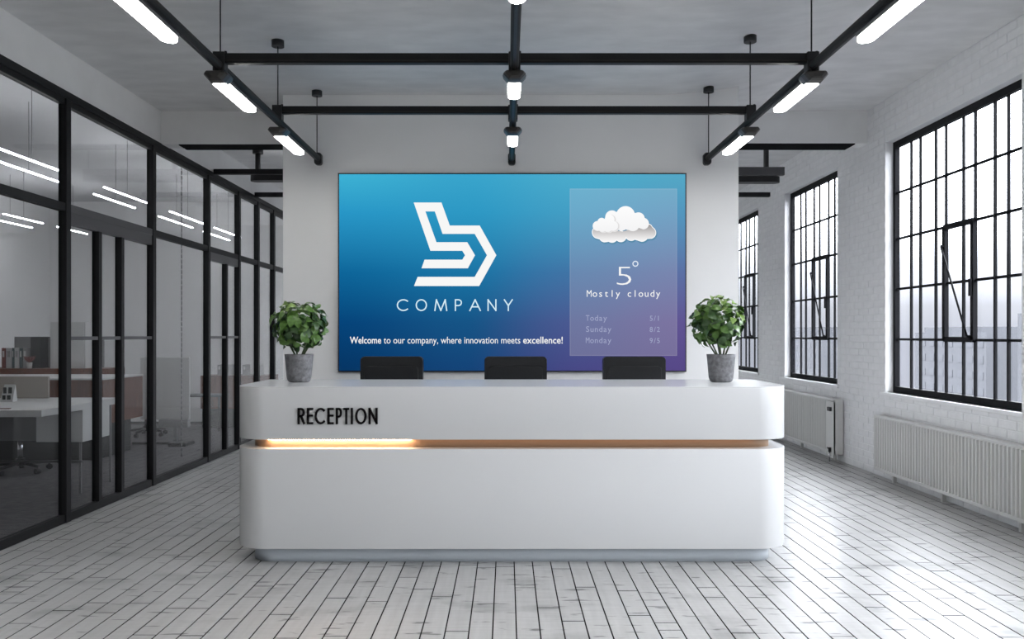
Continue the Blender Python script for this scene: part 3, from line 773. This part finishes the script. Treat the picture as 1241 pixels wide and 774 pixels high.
# ------------------------------------------------------------------ LIGHT TRACKS
ZK = 1.4 + 1.55
CROSS = (4.77, 5.97)
def cyl_y(mb, x, y0, y1, z, r, n=14): return mb.tube((x, y0, z), (x, y1, z), r, n)
def make_track(name, x, label):
    t = thing(name, label, 'light track', (x, -2.5, ZK), 0, 'ceiling light tracks running into the room')
    y1 = 7.25 + 2.5
    part('tube', MB().prism([(0.026 * math.cos(2 * PI * k / 12 + 0.26), 0.026 * math.sin(2 * PI * k / 12 + 0.26)) for k in range(12)], 'y', 0, y1), 'track_metal', t)
    part('slot_strip', MB().box(-0.008, 0.008, 0, y1 - 0.1, -0.030, -0.024), 'black_plastic', t)
    part('end_cap', MB().prism(rrect(-0.033, 0.033, -0.055, 0.05, 0.025, 6), 'y', y1 - 0.02, y1 + 0.03), 'black_plastic', t, bevel=0.004)
    for yy in ((1.5, 3.2) if abs(x) < 0.1 else (1.5, 3.5, 4.77, 5.97, 7.2)):
        zc = ceil_z(x) - ZK; f = yy + 2.5
        h = part('hanger_rod', MB().tube((0, f, 0.02), (0, f, zc - 0.04), 0.0045, 6), 'black_steel', t)
        part('ceiling_rose', MB().tube((0, f, zc - 0.045), (0, f, zc), 0.045, 18), 'black_plastic', h)
    return t
tl = make_track('light_track', -1.655, 'black ceiling light track on the left, ending above the screen corner')
tc_ = make_track('light_track', 0.045, 'black ceiling light track down the middle of the room')
tr = make_track('light_track', 1.762, 'black ceiling light track on the right, near the windows')
crl = ['nearer black cross bar joining the three light tracks', 'farther black cross bar joining the three light tracks']
for k, y in enumerate(CROSS):
    zc = (1.595, 1.625)[k]
    t = thing('cross_bar', crl[k], 'bar', (0, y, 1.4 + zc), 0)
    h = (0.029, 0.027)[k]
    part('bar', MB().box(-1.66, 1.80, -0.022, 0.022, -h, h), 'black_steel', t, bevel=0.004)
    part('groove_lip', MB().box(-1.63, 1.77, -0.026, -0.022, -0.016, -0.010), 'track_metal', t)
    for x in (-1.655, 0.045, 1.762):
        part('clamp', MB().box(x - 0.034, x + 0.034, -0.034, 0.034, -0.075, h + 0.006).tube((x + 0.03, 0, h), (x + 0.03, 0, h + 0.018), 0.009, 8), 'black_plastic', t, bevel=0.004)

def make_lamp(length, wdt, label):
    t = thing('track_lamp', label, 'lamp', (0, 0, 0), 0, 'track lamps under the ceiling tracks')
    # rounded hood at the near end, slim glowing bar running on behind it (origin = track axis height)
    z0, z1 = -0.092, -0.036
    hood = [(-wdt / 2, z1 - 0.018), (-wdt / 2 + 0.008, z0 + 0.028), (-wdt / 2 + 0.034, z0), (wdt / 2 - 0.034, z0), (wdt / 2 - 0.008, z0 + 0.028), (wdt / 2, z1 - 0.018), (wdt / 2 - 0.014, z1), (-wdt / 2 + 0.014, z1)]
    body = MB(); cxz = (0, z1 - 0.02); rings = []
    for y, s in ((-0.05, 0.5), (-0.042, 0.78), (-0.02, 0.94), (0.02, 1.0), (0.07, 0.96), (0.10, 0.8)):
        rings.append([(cxz[0] + (px_ - cxz[0]) * s, y, cxz[1] + (pz_ - cxz[1]) * s) for px_, pz_ in hood])
    m = len(hood)
    vs = [p for rg in rings for p in rg]
    fs = [(j * m + k, j * m + (k + 1) % m, (j + 1) * m + (k + 1) % m, (j + 1) * m + k) for j in range(len(rings) - 1) for k in range(m)]
    fs += [tuple(range(m)), tuple((len(rings) - 1) * m + k for k in range(m))]
    body.add(vs, fs, False)
    part('hood', body, 'lamp_body', t, bevel=0.004)
    part('neck', MB().tube((0, 0.02, -0.05), (0, 0.02, -0.031), 0.036, 14, 0.026), 'black_plastic', t)
    hb = wdt * 0.26
    part('housing', MB().prism(rrect(-hb - 0.006, hb + 0.006, 0.05, length + 0.008, 0.05, 8, (0.1, 0.1, 1, 1)), 'z', z0 + 0.016, z0 + 0.036), 'grey_metal', t)
    part('diffuser', MB().prism(rrect(-hb, hb, 0.04, length, 0.045, 8, (0.1, 0.1, 1, 1)), 'z', z0 - 0.002, z0 + 0.016), 'lamp_glow', t, bevel=0.004)
    return t
names = {-1: 'left', 0: 'middle', 1: 'right'}
pos = {-1: (-1.668, 'left'), 0: (0.045, 'middle'), 1: (1.775, 'right')}
proto = None; protos = None
lab = {(0, 'n'): 'nearest', (1, 'n'): 'second', (2, 'n'): 'farthest'}
for s in (-1, 1, 0):
    x, nm = pos[s]
    if s == 0: ys = (3.27, 4.74, 6.02, 2.0, 0.73, -0.54, -1.81)
    else: ys = (3.47, 4.75, 6.02, 2.2, 0.93, -0.34, -1.61)
    for k, y in enumerate(ys):  # out-of-view lamps are added to brighten the hall
        lb = 'glowing lamp under the %s ceiling track, %s' % (nm, ('nearest one in view', 'second one in view', 'third and farthest', 'just out of view before the viewer, added for light', 'unseen above the viewer, added for light', 'first behind the viewer, added for light', 'last behind the viewer, added for light')[k])
        if s == -1 and k == 0: proto = make_lamp(0.65, 0.150, lb); o = proto; o.location = (x, y, ZK)
        elif s == 0 and k == 0: protos = make_lamp(0.36, 0.140, lb); o = protos; o.location = (x, y, ZK)
        else: dup(protos if s == 0 else proto, (x, y, ZK), lb)

# far bars and pendants beyond the screen wall
for k, (x0, x1, y, z, lb) in enumerate([(XL + 0.02, -1.9, 9.2, 3.225, 'black bar under the far ceiling left of the screen wall, nearer one'),
                                         (XL + 0.02, -1.9, 10.7, 3.225, 'black bar under the far ceiling left of the screen wall, farther one'),
                                         (1.95, 3.10, 9.2, 3.23, 'grey bar under the far ceiling right of the screen wall, above a lamp'),
                                         (1.95, 3.42, 10.7, 3.225, 'black bar under the far ceiling right of the screen wall, lowest one')]):
    h = 0.028 if k != 2 else 0.045
    o = part('ceiling_bar', MB().box(x0, x1, y, y + 0.06, z - h, z + h), 'grey_metal' if k == 2 else 'black_steel')
    tag(o, lb, 'bar')
    for xx in ((x0 + 0.35, x1 - 0.05) if x0 < 0 else (x0 + 0.05, x1 - 0.35))[1 if x0 < 0 else 0:][:1]:
        part('hanger_rod', MB().tube((xx, y + 0.03, z + h), (xx, y + 0.03, ceil_z(xx)), 0.006, 6), 'black_steel', o)
def far_pendant(x0, x1, y, z, cx, lb):
    t = thing('linear_pendant', lb, 'lamp', (cx, y, z), 0, 'black linear pendants beyond the screen wall')
    part('housing', MB().prism(rrect(x0 - cx, x1 - cx, -0.07, 0.07, 0.065, 8), 'z', -0.035, 0.03), 'black_plastic', t, bevel=0.008)
    part('diffuser', MB().prism(rrect(x0 - cx + 0.05, x1 - cx - 0.1, -0.05, 0.05, 0.045, 8), 'z', 0.03, 0.042), 'pendant_glow', t)
    zc = ceil_z(cx) - z
    part('stem', MB().tube((0, 0.0, 0.03), (0, 0.0, zc - 0.05), 0.03, 10), 'black_plastic', t)
    part('ceiling_rose', MB().tube((0, 0, zc - 0.06), (0, 0, zc), 0.06, 16), 'black_plastic', t)
far_pendant(-2.92, -1.8, 9.42, 1.4 + 1.79, -2.84, 'black linear pendant left of the screen wall, under the far ceiling')
far_pendant(1.98, 3.10, 9.38, 1.4 + 1.765, 2.95, 'black linear pendant right of the screen wall, under the far ceiling')

# ------------------------------------------------------------------ RADIATORS
def radiator(y0, y1, z1, xf, label, plain=0.0):
    t = thing('radiator', label, 'radiator', (xf, y0, 0)); W_ = y1 - y0; xb = XR - 0.012 - xf; z0 = 0.085
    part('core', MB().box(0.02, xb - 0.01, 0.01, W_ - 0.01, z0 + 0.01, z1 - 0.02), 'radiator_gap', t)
    part('top_cover', MB().box(0, xb, 0, W_, z1 - 0.022, z1), 'radiator_enamel', t, bevel=0.004)
    part('bottom_rail', MB().box(0.0, 0.03, 0, W_, z0, z0 + 0.03), 'radiator_enamel', t, bevel=0.003)
    for s in (0, W_ - 0.012): part('end_panel', MB().box(0.0, xb, s, s + 0.012, z0, z1 - 0.02), 'radiator_enamel', t)
    ystart = 0.02
    if plain:
        part('end_plate', MB().box(-0.004, 0.015, 0.0, plain, z0 - 0.035, z1 - 0.03), 'radiator_enamel', t)
        part('thermostat', MB().box(-0.028, 0, 0.05, 0.13, z1 - 0.135, z1 - 0.09), 'black_plastic', t, bevel=0.004)
        v = part('valve', MB().tube((-0.02, 0.07, z0 + 0.02), (-0.02, 0.07, z0 + 0.07), 0.016, 10).tube((-0.02, 0.07, z0 + 0.05), (-0.02, 0.13, z0 + 0.06), 0.009, 8), 'black_plastic', t)
        part('pipe', MB().tube((-0.02, 0.07, 0.0), (-0.02, 0.07, z0 + 0.02), 0.008, 8), 'chrome', t)
        ystart = plain + 0.01
    pitch = 0.0495; n = int((W_ - ystart - 0.01) / pitch)
    me = MB().prism(rrect(-0.011, 0.020, -0.013, 0.013, 0.009, 4, (1, 1, 0, 0)), 'z', 0.0, z1 - z0 - 0.052)
    poly = [(0.02, -0.016), (0.02, 0.016), (0.004, 0.0135), (-0.006, 0.009), (-0.006, -0.009), (0.004, -0.0135)]
    fm = MB().prism(poly, 'z', 0, z1 - z0 - 0.052).mesh('fin', 'radiator_enamel')
    for k in range(n): link('fin', fm, t, (0.0, ystart + pitch * (k + 0.5), z0 + 0.030))
    for yy in (0.12, W_ / 2, W_ - 0.30):
        part('foot', MB().box(0.05, xb - 0.02, yy, yy + 0.03, 0.0, z0 + 0.02), 'radiator_enamel', t)
radiator(5.74, 8.10, 0.620, 3.605, 'long white ribbed radiator under the largest window')
radiator(9.09, 11.4, 0.692, 3.605, 'white radiator with black thermostat under the middle window', plain=0.22)

# ------------------------------------------------------------------ OFFICE BEHIND THE GLASS
t = thing('office_desk', 'white office desk with grey modesty panel just behind the glass', 'desk', (-3.72, 6.6, 0))
part('tabletop', MB().box(-1.7, 0, 0, 1.35, 0.745, 0.80), 'office_white', t, bevel=0.003)
part('modesty_panel', MB().box(-1.68, -0.12, 0.82, 0.85, 0.45, 0.745), 'office_grey', t)
part('drawer_unit', MB().box(-0.42, -0.01, 0.66, 1.15, 0.46, 0.745), 'office_white', t, bevel=0.003)
part('stretcher', MB().tube((-1.65, 0.72, 0.28), (-0.05, 0.72, 0.28), 0.011, 8), 'office_dark', t)
for (x, y) in ((-0.06, 0.72), (-1.62, 0.72), (-0.06, 1.27), (-1.62, 1.27)):
    part('leg', MB().box(x - 0.008, x + 0.008, y - 0.008, y + 0.008, 0, 0.745), 'office_grey', t)
part('tray', MB().box(-1.3, -0.32, 0.10, 0.13, 0.80, 0.806), 'binder_red', t)
# pinboard screen and calendar card on the desk
o = part('desk_screen', MB().box(-5.02, -4.35, 7.83, 7.86, 0.801, 1.01), 'pinboard', bevel=0.006); tag(o, 'beige fabric desk screen standing on the white office desk', 'desk screen')
cal = thing('desk_calendar', 'small white card with black figures on the office desk', 'calendar', (-4.50, 7.45, 0.80))
part('card', MB().add([(-0.055, -0.03, 0), (0.055, -0.03, 0), (0.06, 0.01, 0.155), (-0.04, 0.01, 0.155), (-0.055, 0.05, 0), (0.055, 0.05, 0)],
     [(0, 1, 2, 3), (4, 5, 2, 3), (0, 3, 4), (1, 2, 5)]), 'office_white', cal)
part('printed_mark', MB().box(-0.038, -0.010, -0.012, -0.008, 0.075, 0.13).box(0.008, 0.04, -0.012, -0.008, 0.075, 0.13).box(-0.038, -0.010, -0.026, -0.022, 0.02, 0.06).box(0.004, 0.036, -0.026, -0.022, 0.02, 0.06), 'office_dark', cal)
# walnut credenza
t = thing('credenza', 'walnut credenza with pale top behind the white office desk', 'cabinet', (-4.5, 9.2, 0))
part('body', MB().box(-1.9, 0, 0, 1.0, 0.40, 0.90), 'walnut', t)
part('top', MB().box(-1.92, 0.01, -0.01, 1.01, 0.90, 0.918), 'office_white', t)
for k in range(4): part('door', MB().box(-1.88 + k * 0.47, -1.42 + k * 0.47, -0.014, 0, 0.42, 0.885), 'walnut', t, bevel=0.002)
part('base', MB().box(-1.8, -0.1, 0.06, 0.9, 0, 0.40), 'office_dark', t)
t = thing('shelf_unit', 'taller walnut storage unit carrying binders, behind the credenza', 'cabinet', (-4.95, 10.3, 0))
part('body', MB().box(-2.1, 0, -0.06, 0.4, 0, 0.985), 'walnut', t)
for k in range(4): part('door', MB().box(-2.08 + k * 0.52, -1.57 + k * 0.52, -0.076, -0.06, 0.06, 0.93), 'walnut', t, bevel=0.002)
sz = 0.985
o = part('shelf_backing', MB().box(-6.35, -5.2, 10.645, 10.67, sz, sz + 0.395), 'office_grey'); tag(o, 'low grey screen standing behind the binders', 'screen panel')
def binder(x, wd, h, mat, lb, y=10.36):
    t = thing('binder', lb, 'binder', (x, y, sz), 0, 'binders on the walnut storage unit')
    part('cover', MB().box(0, wd, 0, 0.2, 0, h), mat, t, bevel=0.003)
    part('spine_label', MB().box(wd * 0.25, wd * 0.75, -0.002, 0, h * 0.55, h * 0.85), 'office_white' if mat != 'binder_white' else 'binder_grey', t)
bx = -6.34
for wd, mat, lb in [(0.045, 'binder_red', 'dull red binder at the left end of the binder row'), (0.07, 'binder_white', 'wide white binder next to the red binder'),
                    (0.02, 'binder_teal', 'thin dark binder between two white binders'), (0.055, 'binder_white', 'white binder in the middle of the row'),
                    (0.035, 'binder_teal', 'dark teal binder right of the middle'), (0.05, 'binder_grey', 'pale grey binder at the right end of the row')]:
    binder(bx, wd, 0.255, mat, lb); bx += wd + 0.008
o = part('archive_box', MB().box(-6.00, -5.88, 10.4, 10.58, sz, sz + 0.395).tube((-5.91, 10.4, sz + 0.36), (-5.91, 10.395, sz + 0.36), 0.012, 10), 'office_dark'); tag(o, 'tall dark box file right of the binders', 'box file')
t = thing('small_pot_plant', 'tiny red-leaved plant in a white cup before the dark box', 'plant', (-5.95, 10.29, sz))
part('cup', MB().lathe([(0, 0), (0.025, 0), (0.033, 0.075), (0.028, 0.075), (0, 0.06)], 14), 'office_white', t)
for k in range(9):
    a = k * 0.7; part('leaf', MB().add([(0, 0, 0.07), (0.05 * math.cos(a) - 0.02 * math.sin(a), 0.05 * math.sin(a) + 0.02 * math.cos(a), 0.12), (0.07 * math.cos(a), 0.07 * math.sin(a), 0.16), (0.05 * math.cos(a) + 0.02 * math.sin(a), 0.05 * math.sin(a) - 0.02 * math.cos(a), 0.11)], [(0, 1, 2, 3)]), 'binder_red', t)
o = part('white_locker', MB().box(-5.74, -5.30, 10.38, 10.64, sz, sz + 0.58).box(-5.72, -5.32, 10.37, 10.38, sz + 0.02, sz + 0.56), 'office_white'); tag(o, 'upright white locker box on the walnut unit', 'locker')
# office task chairs
c1 = make_chair('task_chair', 'task chair with white arms behind the white office desk, at the left edge', 'task chairs in the office', 'office_grey', (0.55, 0.95), 0.44, 0.46)
c1.location = (-4.98, 8.45, 0); c1.rotation_euler = (0, 0, 0.5)
c2 = make_chair('task_chair', 'white-backed task chair seen through the nearer glass door', 'task chairs in the office', 'office_white', (0.36, 0.80), 0.42, 0.44)
c2.location = (-5.02, 11.5, 0); c2.rotation_euler = (0, 0, PI / 2 + 0.25)
# mobile whiteboard
t = thing('mobile_whiteboard', 'large white mobile board on a dark foot behind the second glass bay', 'whiteboard', (-4.35, 10.6, 0))
part('board', MB().box(-0.35, 0.28, -0.02, 0.02, 0.32, 1.12), 'office_white', t, bevel=0.01)
part('tray', MB().box(-0.10, 0.27, -0.05, 0.05, 0.22, 0.32), 'office_grey', t)
part('post', MB().box(0.08, 0.12, -0.02, 0.02, 0.04, 0.25), 'office_grey', t)
part('foot', MB().box(0.10, 0.32, -0.25, 0.05, 0.0, 0.045), 'office_dark', t)
part('foot', MB().box(-0.45, 0.12, -0.03, 0.0, 0.0, 0.03), 'office_dark', t)
# far cabinet with binders
t = thing('low_cabinet', 'low walnut cabinet on a black base against the office end wall', 'cabinet', (-4.12, 12.45, 0))
part('body', MB().box(-0.5, 0.55, 0, 0.45, 0.29, 0.79), 'walnut', t)
part('door', MB().box(-0.48, 0.02, -0.012, 0, 0.31, 0.77), 'walnut', t, bevel=0.002)
part('door', MB().box(0.035, 0.53, -0.012, 0, 0.31, 0.77), 'walnut', t, bevel=0.002)
part('base', MB().box(-0.48, 0.53, 0.02, 0.45, 0, 0.29), 'office_dark', t)
sz = 0.79
for k, (x, wd, mat, lb) in enumerate([(-4.40, 0.06, 'binder_grey', 'grey binder at the left of the far low cabinet'), (-4.28, 0.07, 'binder_white', 'white binder second from left on the far low cabinet'),
                                       (-4.02, 0.06, 'binder_grey', 'grey binder in the middle of the far low cabinet'), (-3.82, 0.07, 'binder_white', 'white binder at the right of the far low cabinet')]):
    binder(x, wd, 0.16, mat, lb, y=12.55)
# black side table
t = thing('side_table', 'thin black table beside the whiteboard in the office', 'table', (-4.35, 12.2, 0))
part('tabletop', MB().box(-0.5, 0.18, -0.2, 0.2, 0.50, 0.525), 'office_dark', t)
for x in (-0.48, 0.16): part('leg', MB().box(x - 0.012, x + 0.012, -0.19, -0.166, 0, 0.5), 'office_dark', t)
# hanging cable
t = thing('hanging_chain', 'thin grey chain hanging from ceiling to floor behind the glass', 'chain', (-3.75, 9.52, 0.0))
for k in range(58):
    z = k * 0.06; rr2 = 0.008
    part('chain_link', MB().tube((0, 0, z + 0.004), (0, 0, z + 0.054), rr2, 6), 'office_grey', t)
# tubes in the office
tubes = []
for (x, z, y0, y1) in [(-4.0, 1.47, 6.45, 7.45), (-4.3, 1.47, 6.9, 7.95), (-4.0, 1.47, 8.2, 9.2), (-4.3, 1.47, 8.6, 9.55), (-4.0, 1.47, 9.8, 10.9), (-4.3, 1.47, 10.2, 11.3),
                       (-4.0, 1.47, 11.3, 12.4), (-4.3, 1.47, 11.7, 12.8), (-6.1, 1.47, 10.0, 10.85), (-6.1, 1.47, 11.2, 12.0), (-6.5, 1.47, 10.3, 11.3)]:
    tubes.append((x, z, y0, y1))
ordn = ['nearest', 'second', 'third', 'fourth']
cnt = {}
for (x, z, y0, y1) in tubes:
    k = cnt.get(x, 0); cnt[x] = k + 1
    row_ = {-4.0: 'row closest to the glass', -4.3: 'second row from the glass', -6.1: 'third row from the glass', -6.5: 'row along the office side wall'}[x]
    t = thing('office_tube_light', 'slim white tube light in the office, %s of the %s' % (ordn[k], row_) if x != -6.5 else 'slim white tube light in the office, alone in the row along the side wall', 'lamp', (x, y0, 1.4 + z), 0, 'slim tube lights in the office')
    part('tube', MB().box(-0.008, 0.008, 0, y1 - y0, -0.005, 0.005), 'office_tube_glow', t)
    for yy in ((y1 - y0) / 2,): part('wire', MB().tube((0, yy, 0), (0, yy, 3.5 - 1.4 - z), 0.002, 5), 'office_dark', t)

# ------------------------------------------------------------------ hazy town outside
blab = [('pale hazy tower block seen through the largest window', 96, 146, 10, 9, 5.5), ('low pale hazy block left of the tower', 120, 215, 22, 22, 3.6),
        ('low wide hazy block in the middle window', 100, 262, 20, 26, 4.0), ('hazy block low behind the largest window', 100, 172, 14, 30, 2.0)]
for lb, x, y, sx, sy, h in blab:
    t = thing('distant_building', lb, 'building', (x, y, -30))
    part('facade', MB().box(0, sx, 0, sy, 0, 30 + h), 'haze_building', t)
    nr = 5
    for k in range(nr):
        for j in range(int(sy // 4)):
            part('window', MB().box(-0.1, 0, j * 4 + 1, j * 4 + 3, 30 + h - 3.2 - k * 3.4, 30 + h - 1.6 - k * 3.4), 'haze_window', t)
